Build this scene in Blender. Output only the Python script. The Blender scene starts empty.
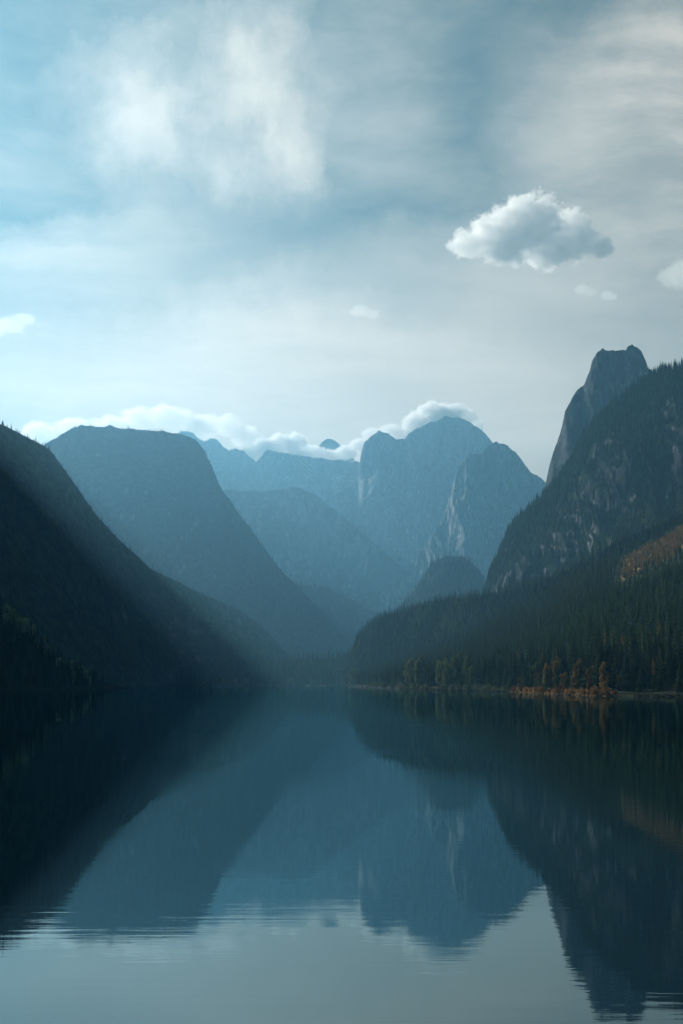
import bpy, bmesh, math, random
import numpy as np
from mathutils import Vector

rad = math.radians
random.seed(7)
RNG = np.random.default_rng(11)
C = bpy.context.scene.collection
S = bpy.context.scene

# ------------------------------------------------------------------ camera
F, CX, HY, CAMH = 35.0 / 36.0 * 1024.0, 341.5, 682.0, 6.0
cam_data = bpy.data.cameras.new('camera')
cam_data.sensor_fit = 'VERTICAL'
cam_data.sensor_height = 36.0
cam_data.lens = 35.0
cam_data.shift_y = (HY - 512.0) / 1024.0
cam_data.clip_start = 0.5
cam_data.clip_end = 60000.0
cam = bpy.data.objects.new('camera', cam_data)
C.objects.link(cam)
cam.location = (0, 0, CAMH)
cam.rotation_euler = (rad(90), 0, 0)
S.camera = cam

# ------------------------------------------------------------------ render settings
S.view_settings.view_transform = 'Standard'
S.view_settings.look = 'None'
S.view_settings.gamma = 1.0
S.view_settings.exposure = 0.35
S.view_settings.use_curve_mapping = False
S.render.engine = 'CYCLES'
cy = S.cycles
cy.max_bounces = 8
cy.diffuse_bounces = 2
cy.glossy_bounces = 3
cy.transmission_bounces = 2
cy.transparent_max_bounces = 8
cy.volume_bounces = 6
cy.volume_step_rate = 0.3
cy.use_denoising = True
cy.caustics_reflective = False
cy.caustics_refractive = False

# ------------------------------------------------------------------ light constants
SUN_AZ, SUN_EL = -41.0, 30.5            # azimuth from +Y, negative is to the left
SUN_POWER, SKY_STRENGTH = 5.0, 0.12
HAZE_DENSITY = 1.18e-4
HAZE_COLOR = (0.27, 0.645, 0.96)
HAZE_G = 0.56


# ------------------------------------------------------------------ node helpers
def math_node(nt, op, a, b=None, c=None, clamp=False):
    n = nt.nodes.new('ShaderNodeMath')
    n.operation = op
    n.use_clamp = clamp
    for i, v in enumerate((a, b, c)):
        if v is None:
            continue
        if isinstance(v, (int, float)):
            n.inputs[i].default_value = v
        else:
            nt.links.new(v, n.inputs[i])
    return n.outputs[0]


def vmath(nt, op, a, b=None):
    n = nt.nodes.new('ShaderNodeVectorMath')
    n.operation = op
    for i, v in enumerate((a, b)):
        if v is None:
            continue
        if isinstance(v, (tuple, list)):
            n.inputs[i].default_value = v
        else:
            nt.links.new(v, n.inputs[i])
    return n


def smooth(nt, x, lo, hi, out0=0.0, out1=1.0):
    n = nt.nodes.new('ShaderNodeMapRange')
    n.interpolation_type = 'SMOOTHSTEP'
    nt.links.new(x, n.inputs['Value'])
    n.inputs['From Min'].default_value = lo
    n.inputs['From Max'].default_value = hi
    n.inputs['To Min'].default_value = out0
    n.inputs['To Max'].default_value = out1
    return n.outputs['Result']


def noise(nt, vec, scale, detail=5.0, rough=0.55, dist=0.0):
    n = nt.nodes.new('ShaderNodeTexNoise')
    n.inputs['Scale'].default_value = scale
    n.inputs['Detail'].default_value = detail
    n.inputs['Roughness'].default_value = rough
    n.inputs['Distortion'].default_value = dist
    if vec is not None:
        nt.links.new(vec, n.inputs['Vector'])
    return n.outputs['Fac']


def mapping(nt, vec, scale=(1, 1, 1), rot=(0, 0, 0), loc=(0, 0, 0)):
    n = nt.nodes.new('ShaderNodeMapping')
    n.inputs['Scale'].default_value = scale
    n.inputs['Rotation'].default_value = rot
    n.inputs['Location'].default_value = loc
    nt.links.new(vec, n.inputs['Vector'])
    return n.outputs['Vector']


def mix_rgb(nt, fac, a, b):
    n = nt.nodes.new('ShaderNodeMix')
    n.data_type = 'RGBA'
    for sock, v in ((n.inputs[0], fac), (n.inputs[6], a), (n.inputs[7], b)):
        if isinstance(v, (int, float)):
            sock.default_value = v
        elif isinstance(v, (tuple, list)):
            sock.default_value = (*v, 1.0)
        else:
            nt.links.new(v, sock)
    return n.outputs[2]


def new_mat(name):
    m = bpy.data.materials.new(name)
    m.use_nodes = True
    nt = m.node_tree
    nt.nodes.clear()
    out = nt.nodes.new('ShaderNodeOutputMaterial')
    return m, nt, out


# ------------------------------------------------------------------ world: Nishita sky + cirrus at infinity
def build_world():
    w = bpy.data.worlds.new('World')
    S.world = w
    w.use_nodes = True
    nt = w.node_tree
    nt.nodes.clear()
    out = nt.nodes.new('ShaderNodeOutputWorld')
    bg = nt.nodes.new('ShaderNodeBackground')
    bg.inputs['Strength'].default_value = SKY_STRENGTH
    nt.links.new(bg.outputs[0], out.inputs['Surface'])
    sky = nt.nodes.new('ShaderNodeTexSky')
    sky.sky_type = 'NISHITA'
    sky.sun_disc = False
    sky.sun_elevation = rad(SUN_EL)
    sky.sun_rotation = rad(SUN_AZ % 360)
    sky.altitude = 900
    sky.air_density = 1.0
    sky.dust_density = 0.1
    tint = nt.nodes.new('ShaderNodeMix')
    tint.data_type = 'RGBA'
    tint.blend_type = 'MULTIPLY'
    tint.inputs[0].default_value = 1.0
    nt.links.new(sky.outputs[0], tint.inputs[6])
    tint.inputs[7].default_value = (0.17, 0.235, 0.145, 1)
    tc = nt.nodes.new('ShaderNodeTexCoord')
    d = tc.outputs['Generated']
    sep = nt.nodes.new('ShaderNodeSeparateXYZ')
    nt.links.new(d, sep.inputs[0])
    yy = math_node(nt, 'MAXIMUM', math_node(nt, 'ABSOLUTE', sep.outputs['Y']), 0.25)
    u = math_node(nt, 'DIVIDE', sep.outputs['X'], yy)
    v = math_node(nt, 'DIVIDE', sep.outputs['Z'], yy)
    cmb = nt.nodes.new('ShaderNodeCombineXYZ')
    nt.links.new(u, cmb.inputs[0])
    nt.links.new(v, cmb.inputs[1])
    p = cmb.outputs[0]
    # warp the coordinate so that every veil has a torn edge
    wn = nt.nodes.new('ShaderNodeTexNoise')
    wn.inputs['Scale'].default_value = 6.0
    wn.inputs['Detail'].default_value = 10.0
    wn.inputs['Roughness'].default_value = 0.66
    nt.links.new(p, wn.inputs['Vector'])
    off = vmath(nt, 'SUBTRACT', wn.outputs['Color'], (0.5, 0.5, 0.5)).outputs[0]
    sc = nt.nodes.new('ShaderNodeVectorMath')
    sc.operation = 'SCALE'
    nt.links.new(off, sc.inputs[0])
    sc.inputs['Scale'].default_value = 0.15
    pw = vmath(nt, 'ADD', p, sc.outputs[0]).outputs[0]

    def blob(px, py, rx, ry, rot=0.0, soft=0.0):
        m = vmath(nt, 'SUBTRACT', pw, ((px - CX) / F, (HY - py) / F, 0)).outputs[0]
        m = mapping(nt, m, rot=(0, 0, rad(rot)))
        m = vmath(nt, 'MULTIPLY', m, (F / rx, F / ry, 0)).outputs[0]
        ln = vmath(nt, 'LENGTH', m)
        return smooth(nt, ln.outputs['Value'], 1.0, soft)

    sc2 = nt.nodes.new('ShaderNodeVectorMath'); sc2.operation = 'SCALE'
    nt.links.new(off, sc2.inputs[0]); sc2.inputs['Scale'].default_value = 0.05
    ps = vmath(nt, 'ADD', p, sc2.outputs[0]).outputs[0]
    puff = noise(nt, mapping(nt, ps, scale=(1.15, 1, 1)), 6.5, 12, 0.6, 0.0)
    fib = noise(nt, mapping(nt, ps, scale=(22, 8, 1), rot=(0, 0, rad(-35))), 1.0, 9, 0.6)
    fine = math_node(nt, 'MULTIPLY_ADD', fib, 0.2, math_node(nt, 'MULTIPLY', puff, 0.8))
    strk = math_node(nt, 'MULTIPLY_ADD', noise(nt, mapping(nt, ps, scale=(2.0, 15, 1), rot=(0, 0, rad(5))), 1.3, 10, 0.65), 0.7, math_node(nt, 'MULTIPLY', puff, 0.3))
    fan = math_node(nt, 'MULTIPLY_ADD', noise(nt, mapping(nt, ps, scale=(4, 17, 1), rot=(0, 0, rad(-32))), 1.3, 10, 0.63), 0.6, math_node(nt, 'MULTIPLY', puff, 0.4))
    parts = []
    parts.append((blob(210, 90, 225, 165, 0, 0.3), fine, 0.36, 0.35))     # large fanned wisp, upper left
    parts.append((blob(265, 150, 105, 85, 28, 0.0), fine, 0.26, 0.4))
    parts.append((blob(150, 120, 62, 95, 24, 0.1), fine, 0.20, 0.3))
    parts.append((blob(255, 60, 70, 120, -8, 0.1), fine, 0.15, 0.3))
    parts.append((blob(690, 170, 320, 220, 28, 0.2), fan, 0.36, 0.5))     # thin veil, right
    parts.append((blob(690, 60, 130, 120, 0, 0.1), fan, 0.25, 0.3))
    parts.append((blob(480, 250, 230, 90, 8, 0.1), fan, 0.22, 0.6))
    parts.append((blob(60, 345, 380, 170, 0, 0.1), strk, 0.28, 0.55))     # bright milky band low on the left
    parts.append((blob(70, 235, 280, 60, -4, 0.1), strk, 0.30, 0.5))
    parts.append((blob(340, 420, 620, 230, 0, 0.2), strk, 0.50, 0.8))
    parts.append((blob(5, 120, 60, 40, 0, 0.1), fine, 0.15, 0.3))
    total = None
    for mask, tex, amp, lo in parts:
        t = smooth(nt, tex, 0.33, 0.66)
        t = math_node(nt, 'MULTIPLY_ADD', t, 1.0 - lo, lo)
        term = math_node(nt, 'MULTIPLY', math_node(nt, 'MULTIPLY', mask, t), amp)
        total = term if total is None else math_node(nt, 'SUBTRACT', 1.0, math_node(
            nt, 'MULTIPLY', math_node(nt, 'SUBTRACT', 1.0, total), math_node(nt, 'SUBTRACT', 1.0, term, clamp=True)))
    # ambient thin cirrus over the rest of the dome
    rest = smooth(nt, noise(nt, mapping(nt, d, scale=(1, 1, 3)), 2.0, 6, 0.6), 0.42, 0.8, 0.04, 0.5)
    total = math_node(nt, 'MAXIMUM', total, math_node(nt, 'MULTIPLY', rest, 0.6))
    total = math_node(nt, 'MULTIPLY', total, smooth(nt, sep.outputs['Z'], -0.02, 0.04), clamp=True)
    front = math_node(nt, 'MULTIPLY', smooth(nt, sep.outputs['Y'], 0.1, 0.55), smooth(nt, sep.outputs['Z'], 0.95, 0.6))
    total = math_node(nt, 'MULTIPLY', total, math_node(nt, 'MULTIPLY_ADD', front, 0.92, 0.08))
    col = mix_rgb(nt, math_node(nt, 'MULTIPLY', total, 0.9), tint.outputs[2], CIRRUS)
    nt.links.new(col, bg.inputs['Color'])


CIRRUS = (14.0, 11.9, 9.6)
build_world()

sd = bpy.data.lights.new('sun', 'SUN')
sd.energy = SUN_POWER
sd.angle = rad(0.55)
sd.color = (1.0, 0.93, 0.82)
sun = bpy.data.objects.new('sun', sd)
C.objects.link(sun)
sdir = Vector((math.sin(rad(SUN_AZ)) * math.cos(rad(SUN_EL)), math.cos(rad(SUN_AZ)) * math.cos(rad(SUN_EL)), math.sin(rad(SUN_EL))))
sun.rotation_euler = sdir.to_track_quat('Z', 'Y').to_euler()
sun.location = (-500, 500, 4000)


# ------------------------------------------------------------------ object helpers
def tag(o, label=None, cat=None, group=None, kind=None):
    if label: o['label'] = label
    if cat: o['category'] = cat
    if group: o['group'] = group
    if kind: o['kind'] = kind
    return o


def empty(name, loc, label, cat, group=None, rz=0.0, s=1.0):
    o = bpy.data.objects.new(name, None)
    o.empty_display_size = 1.0
    C.objects.link(o)
    o.location = loc
    o.rotation_euler = (0, 0, rz)
    o.scale = (s, s, s)
    return tag(o, label, cat, group)


def link_mesh(name, me, parent=None):
    o = bpy.data.objects.new(name, me)
    C.objects.link(o)
    if parent: o.parent = parent
    return o


def mesh_from(name, verts, faces, mat, smooth_shade=False):
    """verts (n,3) array, faces (m,3) or (m,4) int array"""
    me = bpy.data.meshes.new(name)
    verts = np.asarray(verts, dtype=np.float32)
    faces = np.asarray(faces, dtype=np.int32)
    n, k = faces.shape
    me.vertices.add(len(verts))
    me.vertices.foreach_set('co', verts.ravel())
    me.loops.add(n * k)
    me.loops.foreach_set('vertex_index', faces.ravel())
    me.polygons.add(n)
    me.polygons.foreach_set('loop_start', np.arange(0, n * k, k, dtype=np.int32))
    me.polygons.foreach_set('loop_total', np.full(n, k, dtype=np.int32))
    me.update(calc_edges=True)
    me.validate()
    me.polygons.foreach_set('use_smooth', np.full(n, smooth_shade, dtype=bool))
    if mat: me.materials.append(mat)
    return me


# ------------------------------------------------------------------ numpy noise
_perm = np.random.default_rng(5).permutation(512)


def perlin(x, y, seed=0):
    xi = np.floor(x).astype(int); yi = np.floor(y).astype(int)
    xf = x - xi; yf = y - yi

    def g(ix, iy, dx, dy):
        h = _perm[(_perm[(ix + seed * 37) % 512] + iy * 7 + seed) % 512]
        a = h * (2 * np.pi / 512.0)
        return np.cos(a) * dx + np.sin(a) * dy
    fu = xf ** 3 * (xf * (xf * 6 - 15) + 10)
    fv = yf ** 3 * (yf * (yf * 6 - 15) + 10)
    n00 = g(xi, yi, xf, yf); n10 = g(xi + 1, yi, xf - 1, yf)
    n01 = g(xi, yi + 1, xf, yf - 1); n11 = g(xi + 1, yi + 1, xf - 1, yf - 1)
    return (n00 * (1 - fu) + n10 * fu) * (1 - fv) + (n01 * (1 - fu) + n11 * fu) * fv


def fbm(x, y, octv=5, seed=0, gain=0.5, lac=2.03):
    s = 0; a = 1.0; t = 0
    for i in range(octv):
        s = s + a * perlin(x, y, seed + i * 3); t += a
        x = x * lac + 13.1; y = y * lac + 7.7; a *= gain
    return s / t * 1.6


def ridged(x, y, octv=5, seed=0, gain=0.5):
    s = 0; a = 1.0; t = 0
    for i in range(octv):
        s = s + a * (1 - np.abs(perlin(x, y, seed + i * 3)) * 2.0); t += a
        x = x * 2.07 + 3.1; y = y * 2.07 + 9.7; a *= gain
    return s / t


# ------------------------------------------------------------------ materials
def foliage_mat(name, dark, light, transl=0.25, patch=0.0):
    """leaf / needle material: hue varies from tree to tree and clump to clump"""
    m, nt, out = new_mat(name)
    info = nt.nodes.new('ShaderNodeObjectInfo')
    att = nt.nodes.new('ShaderNodeAttribute'); att.attribute_name = 'tint'
    geo = nt.nodes.new('ShaderNodeNewGeometry')
    n = noise(nt, geo.outputs['Position'], 0.35, 3)
    f = math_node(nt, 'ADD', att.outputs['Fac'], math_node(nt, 'MULTIPLY', info.outputs['Random'], 0.55))
    f = math_node(nt, 'ADD', f, math_node(nt, 'MULTIPLY_ADD', n, 0.9, -0.45), clamp=True)
    col = mix_rgb(nt, f, dark, light)
    d = nt.nodes.new('ShaderNodeBsdfDiffuse'); nt.links.new(col, d.inputs[0])
    t = nt.nodes.new('ShaderNodeBsdfTranslucent'); nt.links.new(col, t.inputs[0])
    mx = nt.nodes.new('ShaderNodeMixShader'); mx.inputs[0].default_value = transl
    nt.links.new(d.outputs[0], mx.inputs[1]); nt.links.new(t.outputs[0], mx.inputs[2])
    nt.links.new(mx.outputs[0], out.inputs['Surface'])
    return m


def plain_mat(name, a, b, scale=1.0, rough=0.9, bump=0.0):
    m, nt, out = new_mat(name)
    p = nt.nodes.new('ShaderNodeBsdfPrincipled')
    geo = nt.nodes.new('ShaderNodeNewGeometry')
    f = smooth(nt, noise(nt, geo.outputs['Position'], scale, 6, 0.6), 0.3, 0.7)
    nt.links.new(mix_rgb(nt, f, a, b), p.inputs['Base Color'])
    p.inputs['Roughness'].default_value = rough
    p.inputs['Specular IOR Level'].default_value = 0.0
    if bump:
        b_ = nt.nodes.new('ShaderNodeBump'); b_.inputs['Strength'].default_value = bump
        nt.links.new(noise(nt, geo.outputs['Position'], scale * 4, 6, 0.6), b_.inputs['Height'])
        nt.links.new(b_.outputs[0], p.inputs['Normal'])
    nt.links.new(p.outputs[0], out.inputs['Surface'])
    return m


def slope_mat(name, rock_a, rock_b, veg_a, veg_b, size, veg_lo, veg_hi, pale=(0.42, 0.42, 0.40), pale_amt=0.5,
              tall=5.0, meadow=None):
    """bare limestone on steep ground, vegetation on gentler ground, both broken up by noise; size is the patch size in metres"""
    m, nt, out = new_mat(name)
    p = nt.nodes.new('ShaderNodeBsdfPrincipled')
    p.inputs['Roughness'].default_value = 0.95
    p.inputs['Specular IOR Level'].default_value = 0.0
    geo = nt.nodes.new('ShaderNodeNewGeometry')
    pos = geo.outputs['Position']
    sep = nt.nodes.new('ShaderNodeSeparateXYZ'); nt.links.new(geo.outputs['Normal'], sep.inputs[0])
    k = 1.0 / size
    n_big = noise(nt, pos, k, 7, 0.6)
    n_fine = noise(nt, pos, k * 7, 6, 0.65)
    streak = noise(nt, mapping(nt, pos, scale=(k * 3.5, k * 1.5, k * 3.5 / tall)), 1.0, 7, 0.62, 0.5)
    rock = mix_rgb(nt, smooth(nt, streak, 0.35, 0.62), rock_a, rock_b)
    gn = noise(nt, mapping(nt, pos, scale=(k * 2.2, k * 1.2, k * 2.2 / (tall * 0.7)), loc=(3.1, 0, 1.7)), 1.0, 6, 0.6, 0.8)
    gully = smooth(nt, math_node(nt, 'ABSOLUTE', math_node(nt, 'SUBTRACT', gn, 0.5)), 0.035, 0.004)
    gully = math_node(nt, 'MULTIPLY', gully, smooth(nt, n_big, 0.42, 0.56))
    gully = math_node(nt, 'MAXIMUM', gully, smooth(nt, streak, 0.62, 0.76))
    rock = mix_rgb(nt, math_node(nt, 'MULTIPLY', gully, pale_amt), rock, pale)
    veg = mix_rgb(nt, smooth(nt, n_fine, 0.35, 0.65), veg_a, veg_b)
    f = math_node(nt, 'ADD', sep.outputs['Z'], math_node(nt, 'MULTIPLY_ADD', n_big, 1.1, -0.55))
    f = math_node(nt, 'ADD', f, math_node(nt, 'MULTIPLY_ADD', streak, -0.9, 0.45))
    col = mix_rgb(nt, smooth(nt, f, veg_lo, veg_hi), rock, veg)
    nt.links.new(col, p.inputs['Base Color'])
    b_ = nt.nodes.new('ShaderNodeBump'); b_.inputs['Strength'].default_value = 0.5
    b_.inputs['Distance'].default_value = size * 0.12
    nt.links.new(math_node(nt, 'ADD', streak, n_fine), b_.inputs['Height'])
    nt.links.new(b_.outputs[0], p.inputs['Normal'])
    nt.links.new(p.outputs[0], out.inputs['Surface'])
    return m


M = {}
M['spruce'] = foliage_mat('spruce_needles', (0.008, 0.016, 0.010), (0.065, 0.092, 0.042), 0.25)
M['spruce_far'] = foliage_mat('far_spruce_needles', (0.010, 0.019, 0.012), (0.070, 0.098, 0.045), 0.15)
M['pale'] = foliage_mat('sun_paled_leaves', (0.20, 0.24, 0.13), (0.46, 0.50, 0.32), 0.35)  # yellowish leaves, lightened further to stand in for sun that misses them
M['broadleaf'] = foliage_mat('broad_leaves', (0.07, 0.10, 0.04), (0.26, 0.28, 0.12), 0.35)
M['gold'] = foliage_mat('golden_leaves', (0.15, 0.10, 0.03), (0.44, 0.28, 0.09), 0.35)
M['rust'] = foliage_mat('rust_leaves', (0.13, 0.07, 0.022), (0.42, 0.24, 0.085), 0.3)
M['bark'] = plain_mat('bark', (0.05, 0.04, 0.03), (0.11, 0.09, 0.07), 3.0)
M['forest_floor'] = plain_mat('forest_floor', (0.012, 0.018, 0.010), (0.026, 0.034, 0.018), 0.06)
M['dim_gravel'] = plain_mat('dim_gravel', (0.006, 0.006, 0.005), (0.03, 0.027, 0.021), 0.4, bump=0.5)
M['scrub'] = foliage_mat('amber_scrub', (0.13, 0.085, 0.034), (0.36, 0.23, 0.09), 0.3)
M['sunlit_green'] = foliage_mat('sunlit_tone_needles', (0.05, 0.075, 0.03), (0.24, 0.27, 0.10), 0.4)  # lighter copy of the forest green, painting a sunlit band on the low hill
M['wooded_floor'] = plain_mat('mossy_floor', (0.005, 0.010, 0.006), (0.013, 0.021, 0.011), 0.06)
M['gravel'] = plain_mat('shore_gravel', (0.012, 0.012, 0.010), (0.075, 0.07, 0.057), 0.5, bump=0.5)
M['leaf_litter'] = plain_mat('shore_leaf_litter', (0.04, 0.024, 0.013), (0.17, 0.095, 0.042), 0.35, bump=0.5)
M['stone'] = plain_mat('boulder_stone', (0.08, 0.078, 0.07), (0.2, 0.19, 0.17), 1.5, bump=0.6)
M['cliff'] = slope_mat('forested_cliff', (0.022, 0.026, 0.028), (0.06, 0.064, 0.066), (0.012, 0.020, 0.013), (0.034, 0.046, 0.022), 45, 0.2, 0.5, pale=(0.32, 0.32, 0.31), pale_amt=0.9, tall=9)
M['tower'] = slope_mat('bare_limestone', (0.045, 0.05, 0.053), (0.10, 0.105, 0.105), (0.02, 0.036, 0.025), (0.05, 0.06, 0.035), 80, 0.45, 0.75, pale_amt=0.5, tall=5)
M['wooded'] = slope_mat('wooded_mountain', (0.05, 0.06, 0.06), (0.13, 0.14, 0.13), (0.016, 0.026, 0.018), (0.05, 0.068, 0.032), 120, 0.0, 0.3, pale_amt=0.25)
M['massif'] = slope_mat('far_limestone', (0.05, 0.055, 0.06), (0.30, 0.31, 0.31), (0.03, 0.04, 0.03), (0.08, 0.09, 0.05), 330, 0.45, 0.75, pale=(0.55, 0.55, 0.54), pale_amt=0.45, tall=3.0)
M['haze_paled_summit'] = slope_mat('haze_paled_snowy_rock', (0.34, 0.36, 0.38), (0.5, 0.52, 0.53), (0.5, 0.52, 0.54), (0.75, 0.77, 0.8), 200, 0.75, 0.95, pale_amt=0.6, tall=1.5)  # snowy rock paled to stand in for haze, as it lies outside the box
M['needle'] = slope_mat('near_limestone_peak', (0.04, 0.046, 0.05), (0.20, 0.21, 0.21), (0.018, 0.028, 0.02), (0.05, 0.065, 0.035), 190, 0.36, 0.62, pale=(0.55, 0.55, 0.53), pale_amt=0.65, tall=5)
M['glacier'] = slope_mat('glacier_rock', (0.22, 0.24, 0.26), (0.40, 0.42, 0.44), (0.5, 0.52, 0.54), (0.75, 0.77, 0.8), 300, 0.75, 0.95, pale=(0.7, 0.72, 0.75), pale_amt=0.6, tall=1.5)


def meadow_mat():
    m, nt, out = new_mat('autumn_meadow')
    p = nt.nodes.new('ShaderNodeBsdfPrincipled'); p.inputs['Roughness'].default_value = 1.0
    p.inputs['Specular IOR Level'].default_value = 0.05
    att = nt.nodes.new('ShaderNodeAttribute'); att.attribute_name = 'meadow'
    geo = nt.nodes.new('ShaderNodeNewGeometry')
    n1 = noise(nt, geo.outputs['Position'], 0.05, 6, 0.65)
    n2 = noise(nt, geo.outputs['Position'], 0.25, 6, 0.6)
    grass = mix_rgb(nt, smooth(nt, n2, 0.35, 0.65), (0.17, 0.105, 0.042), (0.34, 0.22, 0.095))
    grass = mix_rgb(nt, smooth(nt, n1, 0.42, 0.72), grass, (0.05, 0.055, 0.025))
    floor = mix_rgb(nt, smooth(nt, n2, 0.35, 0.65), (0.016, 0.022, 0.012), (0.04, 0.045, 0.022))
    nt.links.new(mix_rgb(nt, smooth(nt, math_node(nt, 'ADD', att.outputs['Fac'], math_node(nt, 'MULTIPLY_ADD', n1, 0.6, -0.3)), 0.4, 0.6), floor, grass), p.inputs['Base Color'])
    nt.links.new(p.outputs[0], out.inputs['Surface'])
    return m


M['meadow'] = meadow_mat()


def water_mat():
    m, nt, out = new_mat('lake_water')
    deep = nt.nodes.new('ShaderNodeBsdfDiffuse'); deep.inputs[0].default_value = (0.002, 0.008, 0.010, 1)
    gl = nt.nodes.new('ShaderNodeBsdfGlossy'); gl.inputs['Color'].default_value = (0.74, 0.96, 1.0, 1)
    gl.inputs['Roughness'].default_value = 0.012
    fr = nt.nodes.new('ShaderNodeFresnel'); fr.inputs['IOR'].default_value = 2.6
    p = nt.nodes.new('ShaderNodeMixShader')
    nt.links.new(fr.outputs[0], p.inputs[0]); nt.links.new(deep.outputs[0], p.inputs[1]); nt.links.new(gl.outputs[0], p.inputs[2])
    geo = nt.nodes.new('ShaderNodeNewGeometry')
    pos = geo.outputs['Position']
    rip = noise(nt, mapping(nt, pos, scale=(0.22, 2.6, 1.0)), 1.0, 4, 0.55)
    swell = noise(nt, mapping(nt, pos, scale=(0.06, 0.16, 1.0)), 1.0, 3, 0.5)
    patch = smooth(nt, noise(nt, mapping(nt, pos, scale=(0.02, 0.06, 1), loc=(3, 1, 0)), 1.0, 3, 0.5), 0.40, 0.60, 0.15, 1.25)
    h = math_node(nt, 'ADD', math_node(nt, 'MULTIPLY', math_node(nt, 'MULTIPLY', rip, patch), 0.0030),
                  math_node(nt, 'MULTIPLY', swell, 0.004))
    b = nt.nodes.new('ShaderNodeBump')
    b.inputs['Strength'].default_value = 1.0
    b.inputs['Distance'].default_value = 1.0
    nt.links.new(h, b.inputs['Height'])
    for n_ in (gl, fr, deep):
        nt.links.new(b.outputs[0], n_.inputs['Normal'])
    nt.links.new(p.outputs[0], out.inputs['Surface'])
    return m


M['water'] = water_mat()


# ------------------------------------------------------------------ terrain
def at(px, py, Y):
    return np.array([(px - CX) / F * Y, Y, CAMH + (HY - py) / F * Y])


SURF = {}


def mountain(name, label, cat, outline, crestY, footY, mat, backdepth, p=1.2, nu=400, nv=90, jitter=0.0, jit_scale=14.0,
             amp=0.0, sx=100.0, sz=400.0, rough=0.0, seed=1, base_z=-6.0, drop=0.0, key=None, meadow=None, bump_oct=5, step=0.0, fine=0.22):
    """A mountain with a crest, a front slope falling towards the lake and a back slope. outline gives where its skyline
    runs; crestY / footY are distances (metres); gullies and buttresses push the slope in and out."""
    ox = np.array([a for a, b in outline], float); oy = np.array([b for a, b in outline], float)
    px = np.linspace(ox[0], ox[-1], nu)
    py = np.interp(px, ox, oy)
    if jitter:
        py = py + 1.35 * jitter * fbm(px / (jit_scale * 1.5), px * 0 + seed * 3.3, 6, seed, gain=0.66)

    def prof(spec):
        if isinstance(spec, (int, float)): return np.full(nu, float(spec))
        a = np.array(spec, float); return np.interp(px, a[:, 0], a[:, 1])
    Yc, Yf = prof(crestY), prof(footY)
    Zc = CAMH + (HY - py) / F * Yc - drop
    nb = max(10, nv // 4)
    t = np.linspace(0, 1, nv)[:, None]
    Y = Yf[None] + (Yc - Yf)[None] * t
    g = t ** p
    if step:                                            # benches in the slope, cliff bands between
        g = g + step * np.sin(g * 3.1 * 2 * np.pi + 2.0 * fbm(px[None] / 60.0 + 0 * t, t * 1.0 + 0 * px[None], 3, seed + 5)) * t * (1 - t)
    Z = base_z + (Zc - base_z)[None] * g
    X = (px - CX)[None] / F * Y
    env = np.clip(np.sin(np.pi * np.clip(t, 0, 1) ** 0.8), 0, 1) ** 0.6 * 0.9 + 0.1 * (t > 0.02)
    if amp:
        wx = X + 0.35 * sx * fbm(X / sx / 1.7, Z / sx / 1.7, 3, seed + 21)
        dd = ridged(wx / sx, Z / sz, bump_oct, seed) - 0.55
        Y = Y - amp * dd * env
        d2 = ridged(wx / (sx * 0.27) + 5.0, Z / (sz * 0.22), 4, seed + 50) - 0.55
        Y = Y - fine * amp * d2 * env
    if rough:
        Z = Z + rough * fbm(X / (rough * 6), Y / (rough * 6), 5, seed + 9) * np.clip(4 * t * (1 - t), 0, 1)
    tb = np.linspace(0, 1, nb + 1)[1:, None]
    Yb = Yc[None] + backdepth * tb
    Zb = base_z + (Zc - base_z)[None] * (1 - tb) ** 1.2
    Xb = (px - CX)[None] / F * (Yc[None] + 0 * tb)
    Zb = Zb + (rough + 0.02 * np.abs(Zc)[None]) * fbm(Xb / (backdepth * 0.15), Yb / (backdepth * 0.15), 5, seed + 31) * np.clip(4 * tb * (1 - tb), 0, 1)
    P = np.stack([np.vstack([X, Xb]), np.vstack([Y, Yb]), np.vstack([Z, Zb])], -1)
    R = P.shape[0]
    idx = np.arange(R * nu).reshape(R, nu)
    q = np.stack([idx[:-1, :-1].ravel(), idx[:-1, 1:].ravel(), idx[1:, 1:].ravel(), idx[1:, :-1].ravel()], -1)
    me = mesh_from(name, P.reshape(-1, 3), q, mat, True)
    if meadow is not None:
        T = np.vstack([t + 0 * px[None], 1 + tb + 0 * px[None]])
        PX = np.vstack([px[None] + 0 * t, px[None] + 0 * tb])
        a = me.attributes.new('meadow', 'FLOAT', 'POINT')
        a.data.foreach_set('value', meadow(PX, T).astype(np.float32).ravel())
    o = link_mesh(name, me)
    tag(o, label, cat, kind='structure')
    SURF[key or name] = dict(P=P[:nv], px=px, nv=nv)
    return o


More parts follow.
